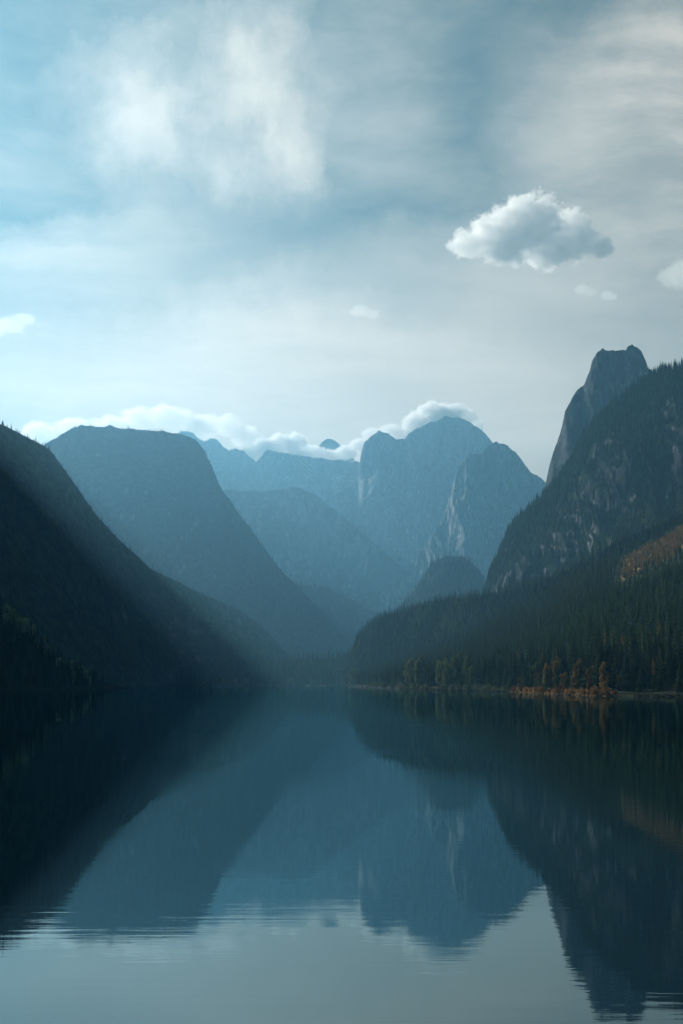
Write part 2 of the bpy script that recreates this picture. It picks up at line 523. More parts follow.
def sample(key, n, seed, pxr=None, tr=(0, 1), dens=None, minz=0.4):
    """random points on a front slope, uniform in ground area; returns (m,3) points, px and t"""
    s = SURF[key]; P = s['P']; px = s['px']; nv = s['nv']
    r = np.random.default_rng(seed)
    A = np.linalg.norm(np.cross(P[1:, :-1] - P[:-1, :-1], P[:-1, 1:] - P[:-1, :-1]), axis=-1)
    pm = px[:-1][None] + 0 * A; tm = (np.arange(nv - 1) / (nv - 1))[:, None] + 0 * A
    wgt = A.copy()
    if pxr: wgt[(pm < pxr[0]) | (pm > pxr[1])] = 0
    wgt[(tm < tr[0]) | (tm > tr[1])] = 0
    if dens is not None: wgt = wgt * dens(pm, tm, P[:-1, :-1])
    cs = np.cumsum(wgt.ravel()); c = np.searchsorted(cs, r.random(n) * cs[-1])
    i, j = np.unravel_index(np.clip(c, 0, wgt.size - 1), wgt.shape)
    a, b = r.random(n)[:, None], r.random(n)[:, None]
    Q = (P[i, j] * (1 - a) * (1 - b) + P[i + 1, j] * a * (1 - b) + P[i, j + 1] * (1 - a) * b + P[i + 1, j + 1] * a * b)
    ok = Q[:, 2] > minz
    return Q[ok], pm[i, j][ok], tm[i, j][ok]


# the lake bed and valley floor, one sheet to the horizon
def ground():
    xs = np.concatenate([np.linspace(-9300, -2500, 20), np.linspace(-2200, 2200, 60), np.linspace(2500, 9300, 20)])
    ys = np.concatenate([np.linspace(-4000, 1700, 20), np.linspace(1780, 2300, 30), np.linspace(2400, 7100, 40)])
    X, Y = np.meshgrid(xs, ys)
    f = np.clip((Y - 1960 - 40 * fbm(X / 300, Y * 0, 3, 3)) / 200, 0, 1)
    Z = -7.0 + 11.0 * f * f * (3 - 2 * f) + np.clip((Y - 2300) / 6000, 0, 1) * 380
    Z = Z + fbm(X / 90, Y / 90, 3, 8) * 1.5 * f
    P = np.stack([X, Y, Z], -1)
    R, nu = X.shape
    idx = np.arange(R * nu).reshape(R, nu)
    q = np.stack([idx[:-1, :-1].ravel(), idx[:-1, 1:].ravel(), idx[1:, 1:].ravel(), idx[1:, :-1].ravel()], -1)
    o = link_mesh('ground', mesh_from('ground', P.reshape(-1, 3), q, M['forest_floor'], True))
    tag(o, 'dark valley floor running back between the mountains beyond the lake', 'ground', kind='structure')


ground()

o = link_mesh('water', mesh_from('water', [(-4000, -2000, 0), (4000, -2000, 0), (4000, 2350, 0), (-4000, 2350, 0)], [(0, 1, 2, 3)], M['water']))
tag(o, 'still dark teal lake water mirroring the mountains and the sky', 'lake', kind='structure')

# --- right side, near to far
def meadow_mask(px, t):
    c = 0.80 + 0.05 * np.clip((px - 620) / 60, 0, 1) + 0.02 * np.sin(px / 9.0)
    band = np.clip(1 - np.abs(t - c) / 0.18, 0, 1)
    return np.clip(band * 1.6, 0, 1) * np.clip((px - 610) / 16, 0, 1) * np.clip((830 - px) / 80, 0, 1) * 0.9 + 0.0


mountain('hill', 'dark forested slope rising from the right shore with an orange meadow near its top', 'hill',
         [(330, 690), (345, 686), (380, 676), (420, 660), (450, 648), (480, 632), (520, 614), (560, 592), (600, 568), (640, 545), (683, 522), (760, 480), (900, 420), (1050, 470), (1200, 600), (1300, 720)],
         [(330, 1500), (420, 1320), (480, 1200), (560, 1120), (683, 1080), (900, 1000)],
         [(330, 1480), (345, 1350), (380, 900), (430, 735), (480, 640), (520, 560), (560, 470), (600, 410), (683, 385), (760, 330), (900, 250)],
         M['meadow'], 260, p=1.15, nu=560, nv=90, amp=14, sx=90, sz=60, rough=1.2, seed=3, base_z=-1.5, key='near_slope', meadow=meadow_mask)
mountain('hill', 'low wooded hill behind the right shore point, sunlit along its top', 'hill',
         [(300, 700), (335, 680), (352, 652), (358, 636), (380, 618), (420, 606), (450, 599), (480, 597), (520, 588), (560, 574), (620, 540), (700, 505), (800, 470), (950, 560), (1050, 720)],
         [(300, 1900), (360, 1650), (480, 1350), (560, 1230), (800, 1150)],
         [(300, 1850), (360, 1450), (420, 1280), (480, 1190), (560, 1120), (800, 1050)],
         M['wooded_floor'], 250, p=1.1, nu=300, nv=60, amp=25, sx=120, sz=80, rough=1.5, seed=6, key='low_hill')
mountain('mountain', 'steep forested cliff mountain on the right with pale bare rock faces', 'mountain',
         [(440, 690), (478, 604), (485, 590), (490, 570), (500, 551), (506, 535), (515, 520), (530, 506), (545, 494), (555, 484), (570, 462), (580, 442), (590, 427), (610, 407), (640, 382), (660, 373), (683, 366), (740, 330), (820, 300), (900, 290), (1020, 380), (1130, 560), (1200, 720)],
         [(440, 1950), (500, 1800), (600, 1640), (683, 1560), (900, 1450)],
         [(440, 1750), (500, 1450), (600, 1290), (683, 1210), (900, 1100)],
         M['cliff'], 700, p=1.05, nu=640, nv=170, amp=80, sx=62, sz=330, rough=3.0, seed=4, jitter=1.5, key='cliff', step=0.10)
mountain('mountain', 'bare rock tower with a notched top behind the forested cliff', 'mountain',
         [(500, 640), (530, 540), (545, 486), (549, 466), (553, 452), (560, 433), (565, 411), (574, 394), (584, 384), (589, 372), (592, 360), (597, 353), (602, 349), (607, 351), (619, 350), (626, 350), (628, 346), (632, 344), (641, 350), (646, 361), (648, 368), (656, 375), (683, 400), (760, 470)],
         [(500, 2150), (760, 2080)], [(500, 1860), (760, 1760)],
         M['tower'], 500, p=1.5, nu=300, nv=130, amp=95, sx=55, sz=420, rough=3.0, seed=8, jitter=1.8, jit_scale=6, fine=0.35, key='tower')
mountain('hill', 'small dome shaped wooded hill in the middle of the valley', 'hill',
         [(385, 640), (400, 606), (410, 596), (420, 583), (430, 566), (438, 559), (447, 556), (463, 557), (472, 562), (480, 572), (490, 590), (520, 640)],
         3000, 2550, M['wooded'], 350, p=1.0, nu=120, nv=50, amp=60, sx=90, sz=200, rough=3, seed=9, jitter=2.0, key='dome')

# --- left side, near to far
mountain('hill', 'dark wooded shore slope at the left edge of the lake', 'hill',
         [(-250, 470), (-120, 540), (-40, 588), (0, 612), (30, 634), (60, 662), (85, 678), (110, 690)],
         [(-250, 620), (0, 760), (110, 860)], [(-250, 380), (0, 610), (110, 830)],
         M['forest_floor'], 200, p=1.0, nu=160, nv=40, amp=8, sx=50, sz=40, rough=1.0, seed=12, base_z=-1.5, key='left_shore')
mountain('mountain', 'dark forested mountain slope falling from the left edge to the far shore', 'mountain',
         [(-1000, -450), (-400, -40), (-290, 105), (-180, 255), (-70, 394), (-30, 411), (0, 424), (20, 434), (50, 449), (70, 477), (95, 514), (120, 540), (150, 568), (180, 583), (205, 595), (240, 610), (265, 629), (285, 652), (300, 670), (315, 686), (330, 700)],  # unseen left end of the ridge raised to shade the near air
         [(-400, 1350), (0, 1550), (150, 1900), (285, 2350), (330, 2400)],
         [(-400, 700), (0, 950), (100, 1250), (200, 1950), (285, 2250), (330, 2350)],
         M['wooded'], 800, p=1.15, nu=420, nv=110, amp=110, sx=150, sz=260, rough=5.0, seed=14, key='left_slope', jitter=1.2)
mountain('mountain', 'big flat topped blue mountain rising behind the left slope', 'mountain',
         [(-200, 560), (-60, 500), (20, 460), (50, 441), (60, 434), (70, 429), (82, 425), (95, 427), (110, 426), (122, 429), (140, 430), (165, 432), (182, 435), (196, 440), (204, 450), (212, 467), (218, 482), (224, 493), (234, 506), (247, 524), (262, 545), (275, 562), (288, 578), (305, 595), (322, 613), (338, 630), (350, 646), (375, 690)],
         [(-200, 3300), (375, 3600)], [(-200, 2450), (375, 2900)],
         M['wooded'], 1500, p=1.1, nu=480, nv=130, amp=130, sx=210, sz=650, rough=5, seed=17, jitter=2.6, jit_scale=12, key='left_mountain')
mountain('hill', 'hazy wooded spur behind the foot of the big left mountain', 'hill',
         [(270, 580), (300, 585), (312, 585), (325, 588), (340, 594), (352, 600), (366, 607), (378, 613), (400, 640), (430, 690)],
         4000, 3500, M['wooded'], 500, p=1.0, nu=150, nv=40, amp=50, sx=100, sz=200, rough=3, seed=19, jitter=1.5, key='spur')
mountain('mountain', 'pale blue rounded ridge in the middle of the valley head', 'mountain',
         [(130, 520), (200, 498), (215, 492), (228, 490), (245, 491), (260, 491), (275, 490), (290, 487), (300, 488), (312, 494), (322, 499), (336, 511), (352, 524), (372, 541), (395, 561), (420, 585), (450, 640)],
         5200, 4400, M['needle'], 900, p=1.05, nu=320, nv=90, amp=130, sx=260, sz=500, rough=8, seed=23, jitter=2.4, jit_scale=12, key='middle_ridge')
mountain('mountain', 'sharp dark limestone peak with pale gullies right of the summit massif', 'mountain',
         [(380, 600), (415, 560), (436, 530), (445, 514), (449, 497), (455, 476), (463, 460), (469, 454), (481, 453), (487, 446), (496, 441), (505, 444), (513, 451), (519, 458), (525, 466), (531, 472), (537, 475), (543, 479), (552, 492), (580, 520), (640, 560)],
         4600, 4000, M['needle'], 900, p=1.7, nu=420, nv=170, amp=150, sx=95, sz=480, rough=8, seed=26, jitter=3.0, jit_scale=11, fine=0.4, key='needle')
mountain('mountain', 'high domed summit massif under a cap of cloud at the valley head', 'mountain',
         [(220, 560), (290, 522), (320, 506), (336, 495), (350, 486), (357, 478), (359, 466), (361, 455), (364, 443), (371, 436), (379, 431), (387, 433), (396, 438), (404, 439), (409, 434), (420, 427), (433, 422), (443, 418), (453, 417), (461, 418), (470, 422), (478, 427), (486, 434), (492, 441), (505, 458), (530, 480), (570, 510), (640, 560)],
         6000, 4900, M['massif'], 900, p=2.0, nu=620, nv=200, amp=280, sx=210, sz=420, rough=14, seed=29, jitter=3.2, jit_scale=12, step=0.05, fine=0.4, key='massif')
mountain('mountain', 'faint snowy ridge with low peaks beneath the bank of cloud', 'mountain',
         [(100, 460), (150, 446), (174, 437), (181, 431), (187, 430), (193, 433), (198, 439), (204, 441), (211, 438), (217, 439), (223, 446), (228, 450), (236, 449), (243, 450), (250, 457), (256, 461), (262, 454), (267, 450), (280, 452), (300, 455), (318, 458), (340, 460), (360, 462), (420, 480)],
         6400, 5400, M['glacier'], 500, p=1.6, nu=320, nv=110, amp=180, sx=200, sz=400, rough=14, seed=33, jitter=2.2, jit_scale=8, fine=0.3, key='snow_ridge')


# ------------------------------------------------------------------ haze: one even box of air round the camera and the valley
def haze():
    m, nt, out = new_mat('haze_air')
    pv = nt.nodes.new('ShaderNodeVolumePrincipled')
    pv.inputs['Color'].default_value = (*HAZE_COLOR, 1)
    pv.inputs['Density'].default_value = HAZE_DENSITY
    pv.inputs['Anisotropy'].default_value = HAZE_G
    pv.inputs['Density Attribute'].default_value = ''
    pv.inputs['Temperature Attribute'].default_value = ''
    pv.inputs['Color Attribute'].default_value = ''
    nt.links.new(pv.outputs[0], out.inputs['Volume'])
    m.cycles.homogeneous_volume = True
    x, y0, y1, z0, z1 = 9500, -4500, 7150.0, -8.0, 1690.0
    v = [(sx * x, y, z) for z in (z0, z1) for y in (y0, y1) for sx in (-1, 1)]
    f = [(0, 2, 3, 1), (4, 5, 7, 6), (0, 1, 5, 4), (1, 3, 7, 5), (3, 2, 6, 7), (2, 0, 4, 6)]
    o = link_mesh('haze', mesh_from('haze', v, f, m))
    tag(o, 'even blue summer haze filling the whole valley', 'haze', kind='stuff')


haze()
# ------------------------------------------------------------------ shores
mountain('hill', 'low dark wooded rise along the far shore at the head of the lake', 'hill',
         [(70, 700), (130, 688), (160, 676), (200, 663), (240, 663), (285, 660), (320, 659), (345, 657), (380, 656), (420, 690), (440, 700)],
         1920, 1660, M['forest_floor'], 300, p=1.0, nu=120, nv=30, amp=20, sx=90, sz=40, rough=2, seed=41, base_z=-1.0, key='far_shore')


def waterline(key, px, z=0.0):
    s = SURF[key]; j = int(np.argmin(np.abs(s['px'] - px))); col = s['P'][:, j]
    i = int(np.argmax(col[:, 2] > z)); i = max(i, 1)
    a, b = col[i - 1], col[i]; k = (z - a[2]) / max(b[2] - a[2], 1e-6)
    return a + (b - a) * k


def shore_strip(key, px0, px1, n, mat, label, front=4.0, back=7.0, top=2.2, seed=1):
    rows = []
    for i, px in enumerate(np.linspace(px0, px1, n)):
        w = waterline(key, px)
        k = min(1.0, 6.0 * min(i, n - 1 - i) / n + 0.12)
        j = fbm(np.array([px / 5.0]), np.array([seed * 2.2]), 4, seed)[0]
        fy = front * k * (1 + 0.9 * j)
        r = []
        for t, z in ((0, -0.35), (0.25, 0.22), (0.5, 0.62), (0.8, 1.3), (1, top)):
            zz = z * (0.6 + 0.4 * k) + (0.45 * fbm(np.array([px / 1.9]), np.array([t * 3.0 + seed]), 3, seed + 2)[0] if t > 0 else 0)
            r.append((w[0], w[1] - fy + (fy + back * k) * t, zz))
        rows.append(r)
    P = np.array(rows).transpose(1, 0, 2)
    R, nu = P.shape[:2]
    idx = np.arange(R * nu).reshape(R, nu)
    q = np.stack([idx[:-1, :-1].ravel(), idx[:-1, 1:].ravel(), idx[1:, 1:].ravel(), idx[1:, :-1].ravel()], -1)
    o = link_mesh('shore', mesh_from('shore', P.reshape(-1, 3), q, mat, True))
    tag(o, label, 'shore', kind='structure')


shore_strip('near_slope', 347, 404, 90, M['gravel'], 'pale gravel bank along the shore below the low wooded hill', 9, 14, 2.6, 1)
shore_strip('near_slope', 404, 508, 140, M['dim_gravel'], 'narrow stony bank along the shore under the pale green trees', 3, 5, 1.2, 2)
shore_strip('near_slope', 511, 541, 90, M['leaf_litter'], 'short rust brown leaf covered bank on the right shore', 6, 9, 3.0, 3)
shore_strip('near_slope', 543, 616, 150, M['leaf_litter'], 'long rust brown leaf covered bank on the right shore', 5, 8, 2.6, 4)
shore_strip('near_slope', 634, 780, 150, M['dim_gravel'], 'dim gravel bank at the right edge of the lake', 4, 5, 0.9, 5)
shore_strip('far_shore', 196, 346, 160, M['gravel'], 'thin pale gravel line along the far shore', 22, 25, 3.2, 6)


def sky_streak():  # low pale strip added on the water for a ripple streak reflecting sky
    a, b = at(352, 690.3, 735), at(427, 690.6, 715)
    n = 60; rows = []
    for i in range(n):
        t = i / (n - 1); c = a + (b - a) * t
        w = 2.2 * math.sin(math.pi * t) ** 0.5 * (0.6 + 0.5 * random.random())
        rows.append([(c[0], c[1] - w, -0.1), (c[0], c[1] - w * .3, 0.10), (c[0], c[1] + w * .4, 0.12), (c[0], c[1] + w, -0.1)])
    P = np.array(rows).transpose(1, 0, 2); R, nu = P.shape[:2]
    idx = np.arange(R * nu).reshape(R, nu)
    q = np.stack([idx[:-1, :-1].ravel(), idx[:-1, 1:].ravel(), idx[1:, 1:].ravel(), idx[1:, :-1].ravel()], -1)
    o = link_mesh('ripple_streak', mesh_from('ripple_streak', P.reshape(-1, 3), q, M['gravel'], True))
    tag(o, 'thin pale strip standing in for a ripple streak reflecting the sky off the wooded point', 'gravel bar', kind='structure')


sky_streak()


# ------------------------------------------------------------------ tree kinds (height 1, base at the origin)
def conifer(seed, layers, per, width=0.17, core=True, bare=0.06, loose=0.0):
    r = np.random.default_rng(seed)
    V, Q = [], []

    def quad(a, b, c, d):
        n = len(V); V.extend([a, b, c, d]); Q.append((n, n + 1, n + 2, n + 3))
    for i in range(layers):
        f = i / (layers - 1)
        z = bare + (0.97 - bare) * f ** 0.92
        R = width * (1 - f) ** 0.8 * (0.85 + 0.3 * r.random()) + 0.012
        if f < 0.12: R *= 0.75 + 2 * f
        n = max(4, int(round(per * (1 - 0.45 * f))))
        a0 = r.random() * 6.28
        for k in range(n):
            if r.random() < loose: continue
            a = a0 + 2 * math.pi * k / n + r.normal(0, 0.18)
            L = R * (0.72 + 0.5 * r.random())
            dr = L * (0.25 + 0.45 * r.random()) * (1.0 - 0.5 * f)
            w = L * (0.30 + 0.16 * r.random())
            ca, sa = math.cos(a), math.sin(a)
            zz = z + r.normal(0, 0.008)
            m = 0.55
            quad((0, 0, zz + 0.02), (ca * L * m + sa * w, sa * L * m - ca * w, zz - dr * 0.75), (ca * L, sa * L, zz - dr * 0.8),
                 (ca * L * m - sa * w, sa * L * m + ca * w, zz - dr * 0.75))
    quad((0.008, 0, 0.93), (0, 0.008, 0.93), (-0.006, -0.006, 0.93), (0, 0, 1.0))
    quad((0.0, 0.008, 0.93), (-0.008, 0, 0.93), (0.006, -0.006, 0.93), (0, 0, 1.0))
    if core:
        k = 6
        for j in range(k):
            a, b = 2 * math.pi * j / k, 2 * math.pi * (j + 1) / k
            w = width * 0.42
            quad((math.cos(a) * w, math.sin(a) * w, bare + 0.05), (math.cos(b) * w, math.sin(b) * w, bare + 0.05), (0.003 * math.cos(b), 0.003 * math.sin(b), 0.92), (0.003 * math.cos(a), 0.003 * math.sin(a), 0.92))
    return np.array(V), np.array(Q)


def trunk_geo(height, r0, r1, sides=6, limbs=0, seed=0, spread=0.25):
    r = np.random.default_rng(seed); V, Q = [], []

    def tube(p, q, a, b):
        n = len(V); p, q = Vector(p), Vector(q); d = (q - p).normalized(); u = d.orthogonal().normalized(); w = d.cross(u)
        for c, rr in ((p, a), (q, b)):
            for k in range(sides):
                t = 2 * math.pi * k / sides; V.append(tuple(c + (u * math.cos(t) + w * math.sin(t)) * rr))
        for k in range(sides):
            Q.append((n + k, n + (k + 1) % sides, n + sides + (k + 1) % sides, n + sides + k))
    tube((0, 0, -0.02), (0, 0, height * 0.5), r0, (r0 + r1) / 2); tube((0, 0, height * 0.5), (0, 0, height), (r0 + r1) / 2, r1)
    for k in range(limbs):
        a = 2 * math.pi * k / limbs + r.random(); z = height * (0.35 + 0.5 * r.random())
        tube((0, 0, z), (math.cos(a) * spread, math.sin(a) * spread, min(0.85, z + spread * (0.7 + 0.8 * r.random()))), r1 * 1.1, r1 * 0.35)
    return np.array(V), np.array(Q)


def leafy(seed, lobes, nleaf, leaf, z0, z1, rx):
    """leaf clumps spread through the volume of several uneven lobes"""
    r = np.random.default_rng(seed); V, Q = [], []
    cs = []
    for i in range(lobes):
        f = (i + r.random()) / lobes; z = z0 + (z1 - z0) * f
        w = rx * (0.25 + 0.75 * math.sin(math.pi * min(0.95, 0.2 + 0.72 * f)))
        a = r.random() * 6.28; d = w * 0.75 * r.random() ** 0.5
        cs.append((d * math.cos(a), d * math.sin(a), z, rx * (0.28 + 0.3 * r.random())))
    for i in range(nleaf):
        c = cs[r.integers(len(cs))]
        d = r.normal(size=3); d /= np.linalg.norm(d)
        p = np.array(c[:3]) + d * c[3] * (0.45 + 0.6 * r.random() ** 0.5) * np.array([1, 1, 0.85])
        n = d + r.normal(size=3) * 0.6; n /= np.linalg.norm(n)
        u = np.cross(n, r.normal(size=3)); u /= np.linalg.norm(u); w = np.cross(n, u)
        s = leaf * (0.6 + 0.8 * r.random())
        b = len(V)
        V.extend([p - u * s, p - w * s * 0.6 + n * s * 0.2, p + u * s, p + w * s * 0.6 + n * s * 0.2]); Q.append((b, b + 1, b + 2, b + 3))
    return np.array(V), np.array(Q)


SPRUCE = [(mesh_from('spruce_crown', *conifer(100 + i, 17, 9, 0.15 + 0.02 * (i % 3), bare=0.05 + 0.03 * (i % 2), loose=0.06), M['spruce']),
           mesh_from('spruce_trunk', *trunk_geo(0.9, 0.014, 0.004), M['bark'])) for i in range(6)]
LARCH = [(mesh_from('larch_crown', *conifer(140 + i, 15, 8, 0.17, core=False, bare=0.12, loose=0.2), M['gold']),
          mesh_from('larch_trunk', *trunk_geo(0.95, 0.013, 0.003), M['bark'])) for i in range(3)]
BROAD = [(mesh_from('broadleaf_crown', *leafy(160 + i, 13, 700, 0.045, 0.2, 0.95, 0.25), M['broadleaf']),
          mesh_from('broadleaf_trunk', *trunk_geo(0.7, 0.022, 0.008, limbs=6, seed=i), M['bark'])) for i in range(4)]
OLIVE = [(mesh_from('autumn_crown', *leafy(180 + i, 12, 650, 0.045, 0.15, 0.95, 0.21), M['gold']),
          mesh_from('autumn_trunk', *trunk_geo(0.7, 0.02, 0.008, limbs=6, seed=9 + i), M['bark'])) for i in range(3)]
SUN_PALED = [(mesh_from('sun_paled_crown', *leafy(240 + i, 13, 600, 0.05, 0.22, 0.92, 0.32), M['pale']),
         mesh_from('broadleaf_trunk', *trunk_geo(0.7, 0.022, 0.008, limbs=6, seed=40 + i), M['bark'])) for i in range(3)]
RUST = [(mesh_from('rust_foliage', *leafy(200 + i, 8, 320, 0.075, 0.18, 0.85, 0.55), M['rust']),
         mesh_from('shrub_stem', *trunk_geo(0.45, 0.03, 0.012, limbs=6, seed=20 + i, spread=0.35), M['bark'])) for i in range(3)]
BUSH = [(mesh_from('bush_foliage', *leafy(220 + i, 8, 320, 0.075, 0.18, 0.85, 0.55), M['broadleaf']),
         mesh_from('shrub_stem', *trunk_geo(0.45, 0.03, 0.012, limbs=6, seed=30 + i, spread=0.35), M['bark'])) for i in range(3)]


def plant(kind, protos, pos, h, label, cat, group, rnd, wide=1.0):
    crown, trunk = protos[rnd.randrange(len(protos))]
    t = empty(kind, tuple(pos), label, cat, group, rnd.random() * 6.28, h)
    t.scale = (h * wide, h * wide, h)
    link_mesh('crown' if cat != 'shrub' else 'foliage', crown, t)
    link_mesh('trunk' if cat != 'shrub' else 'stem', trunk, t)
    return t


def forest(name, label, mat, pts, hs, lod, seed, minpx=0):
    """many trees too numerous to count, one mesh"""
    r = np.random.default_rng(seed); VV, QQ, TT = [], [], []; off = 0
    tem = [conifer(seed * 10 + k, lod[0], lod[1], 0.16 + 0.035 * (k % 3), core=lod[2], bare=0.04) for k in range(5)]
    which = r.integers(0, 5, len(pts)); ang = r.random(len(pts)) * 6.28
    wid = 0.85 + 0.5 * r.random(len(pts))
    tint = np.clip(0.16 + 0.30 * r.normal(size=len(pts)) + 0.35 * fbm(pts[:, 0] / 70, pts[:, 1] / 70 + pts[:, 2] / 50, 3, seed), 0, 1)
    for k in range(5):
        m = which == k
        if not m.any(): continue
        V, Q = tem[k]; n = m.sum()
        ca, sa = np.cos(ang[m])[:, None], np.sin(ang[m])[:, None]; h = hs[m][:, None]; w = wid[m][:, None] * h
        X = (V[:, 0] * ca - V[:, 1] * sa) * w + pts[m][:, 0:1]
        Y = (V[:, 0] * sa + V[:, 1] * ca) * w + pts[m][:, 1:2]
        Z = V[:, 2] * h + pts[m][:, 2:3] - 0.3
        VV.append(np.stack([X, Y, Z], -1).reshape(-1, 3))
        QQ.append((Q[None] + (np.arange(n) * len(V))[:, None, None]).reshape(-1, 4) + off); off += n * len(V)
        TT.append(np.repeat(tint[m], len(V)))
    me = mesh_from(name, np.vstack(VV), np.vstack(QQ), mat)
    a = me.attributes.new('tint', 'FLOAT', 'POINT'); a.data.foreach_set('value', np.concatenate(TT).astype(np.float32))
    o = link_mesh(name, me)
    tag(o, label, 'forest', kind='stuff')
    return o


def heights(n, lo, hi, seed):
    r = np.random.default_rng(seed); return lo + (hi - lo) * r.beta(2, 2.2, n)


def thin(pts, d):
    """keep points at least d apart (coarse grid)"""
    seen = {}; keep = []
    for i, p in enumerate(pts):
        c = (int(p[0] // d), int(p[1] // d))
        if c in seen: continue
        seen[c] = 1; keep.append(i)
    return np.array(keep, int)


# ---- the near right slope: nearest 260 spruces one by one, the rest as forest
def no_meadow(px, t, P): return np.clip(1 - 1.15 * meadow_mask(px, t), 0.05, 1)


pts, ppx, pt = sample('near_slope', 42000, 61, (332, 1250), (0.02, 1.0), no_meadow, 1.6)
k = thin(pts, 5.2); pts, ppx, pt = pts[k], ppx[k], pt[k]
hs = heights(len(pts), 10, 23, 62)
shoreY = np.array([waterline('near_slope', q)[1] for q in np.linspace(332, 1250, 300)])
front = pts[:, 1] - np.interp(ppx, np.linspace(332, 1250, 300), shoreY)
hs = np.where(front < 22, hs * 0.72, hs)
hs = hs * (1 - 0.6 * np.clip((ppx - 595) / 20, 0, 1) * np.clip((pt - 0.48) / 0.1, 0, 1) * np.clip((1.0 - pt) / 0.03, 0, 1) * np.clip((840 - ppx) / 60, 0, 1))
clear = ((ppx > 405) & (ppx < 478) & (front < 40)) | ((ppx > 515) & (ppx < 615) & (front < 22))
rr = np.random.default_rng(3).random(len(pts))
keep = ~clear | (rr < 0.75)
pts, ppx, pt, hs, front = pts[keep], ppx[keep], pt[keep], hs[keep], front[keep]
score = hs / pts[:, 1] * np.where((ppx > 345) & (ppx < 690), 1, 0) * np.where(front < 75, 1, 0.25)
order = np.argsort(-score)
near = order[:255]; rest = order[255:]
rnd = random.Random(4)
for i in near:
    q = ppx[i]
    if front[i] < 26:
        if q < 478: lab, g = 'dark spruce standing at the water edge near the pale green trees', 'shore spruces by the pale trees'
        elif q < 620: lab, g = 'dark spruce standing just behind the rust brown bank', 'spruces behind the rust brown bank'
        else: lab, g = 'nearly black spruce at the shore beside the dim gravel bank', 'black shore spruces'
    else:
        if q < 478: lab, g = 'dark spruce inside the forest behind the pale green shore trees', 'spruces behind the pale trees'
        elif q < 620: lab, g = 'tall dark spruce on the slope above the rust brown bank', 'spruces above the rust brown bank'
        else: lab, g = 'nearly black tall spruce on the slope above the dim gravel bank', 'black slope spruces'
    plant('spruce_tree', SPRUCE, pts[i] - (0, 0, 0.3), hs[i], lab, 'spruce', g, rnd, 0.85 + 0.4 * rnd.random())
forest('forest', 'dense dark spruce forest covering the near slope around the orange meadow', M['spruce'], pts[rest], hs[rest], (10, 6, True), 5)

pts, ppx, pt = sample('low_hill', 36000, 71, (335, 1000), (0.05, 1.0))
k = thin(pts, 4.6); pts, ppx, pt = pts[k], ppx[k], pt[k]
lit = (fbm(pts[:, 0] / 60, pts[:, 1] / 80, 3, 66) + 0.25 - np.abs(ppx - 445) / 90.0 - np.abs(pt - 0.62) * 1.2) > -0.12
forest('forest', 'trees painted lighter green for a sunlit band in the middle of the low hill behind the right shore', M['sunlit_green'], pts[lit], heights(lit.sum(), 9, 16, 73), (7, 6, True), 16)
pts = pts[~lit]
forest('forest', 'green spruce forest on the low hill behind the right shore', M['spruce_far'], pts, heights(len(pts), 9, 18, 72), (9, 6, True), 6)


def cliff_dens(px, t, P):
    gy = np.gradient(P[..., 1], axis=0); gz = np.gradient(P[..., 2], axis=0)
    slope = np.abs(gz) / (np.abs(gy) + 1e-3)
    n = fbm(P[..., 0] / 110, P[..., 2] / 130, 4, 77)
    d = np.clip(1.5 - slope * 0.42 + n * 0.9, 0.0, 1)
    return np.maximum(d, 2.2 * np.clip((t - 0.86) * 12, 0, 1) * np.clip((px - 500) / 60, 0.4, 1)) ** 1.5


pts, ppx, pt = sample('cliff', 20000, 81, (470, 1150), (0.05, 1.0), cliff_dens)
forest('forest', 'spruces clinging to ledges of the rocky cliff mountain on the right', M['spruce_far'], pts, heights(len(pts), 7, 14, 82) * (1 + 0.5 * (pt > 0.8)), (8, 6, True), 7)
pts, ppx, pt = sample('left_slope', 15000, 91, (-60, 312), (0.02, 1.0), lambda px, t, P: np.clip(0.8 + 0.9 * fbm(P[..., 0] / 120, P[..., 2] / 200, 4, 45), 0.2, 1))
k = thin(pts, 8); pts = pts[k]
forest('forest', 'hazy dark spruce forest covering the left mountain slope', M['spruce_far'], pts, (1 - 0.15 * (pt[k] > 0.9)) * heights(len(pts), 7, 14, 92) * (1 + 0.35 * fbm(pts[:, 0] / 90, pts[:, 2] / 90, 3, 46)), (8, 6, True), 8)
pts, ppx, pt = sample('left_mountain', 9000, 95, (-20, 360), (0.25, 1.0), lambda px, t, P: np.clip(0.6 + fbm(P[..., 0] / 300, P[..., 2] / 300, 3, 5), 0.1, 1))
forest('forest', 'faint blue forest scattered over the big flat topped mountain', M['spruce_far'], pts, heights(len(pts), 8, 17, 96), (5, 5, True), 9)
pts, ppx, pt = sample('dome', 1500, 97, None, (0.2, 1.0))
forest('forest', 'blue green forest on the small dome shaped hill', M['spruce_far'], pts, heights(len(pts), 14, 24, 98), (5, 5, True), 10)
pts, ppx, pt = sample('spur', 2200, 99, (265, 400), (0.2, 1.0))
forest('forest', 'faint forest on the hazy spur below the big left mountain', M['spruce_far'], pts, heights(len(pts), 16, 28, 100), (5, 5, True), 11)
pts, ppx, pt = sample('far_shore', 3200, 101, (95, 425), (0.02, 1.0), None, 1.2)
k = thin(pts, 8); pts = pts[k]
forest('forest', 'low dark spruce forest along the far shore at the end of the lake', M['spruce_far'], pts, heights(len(pts), 10, 22, 102), (8, 6, True), 12)

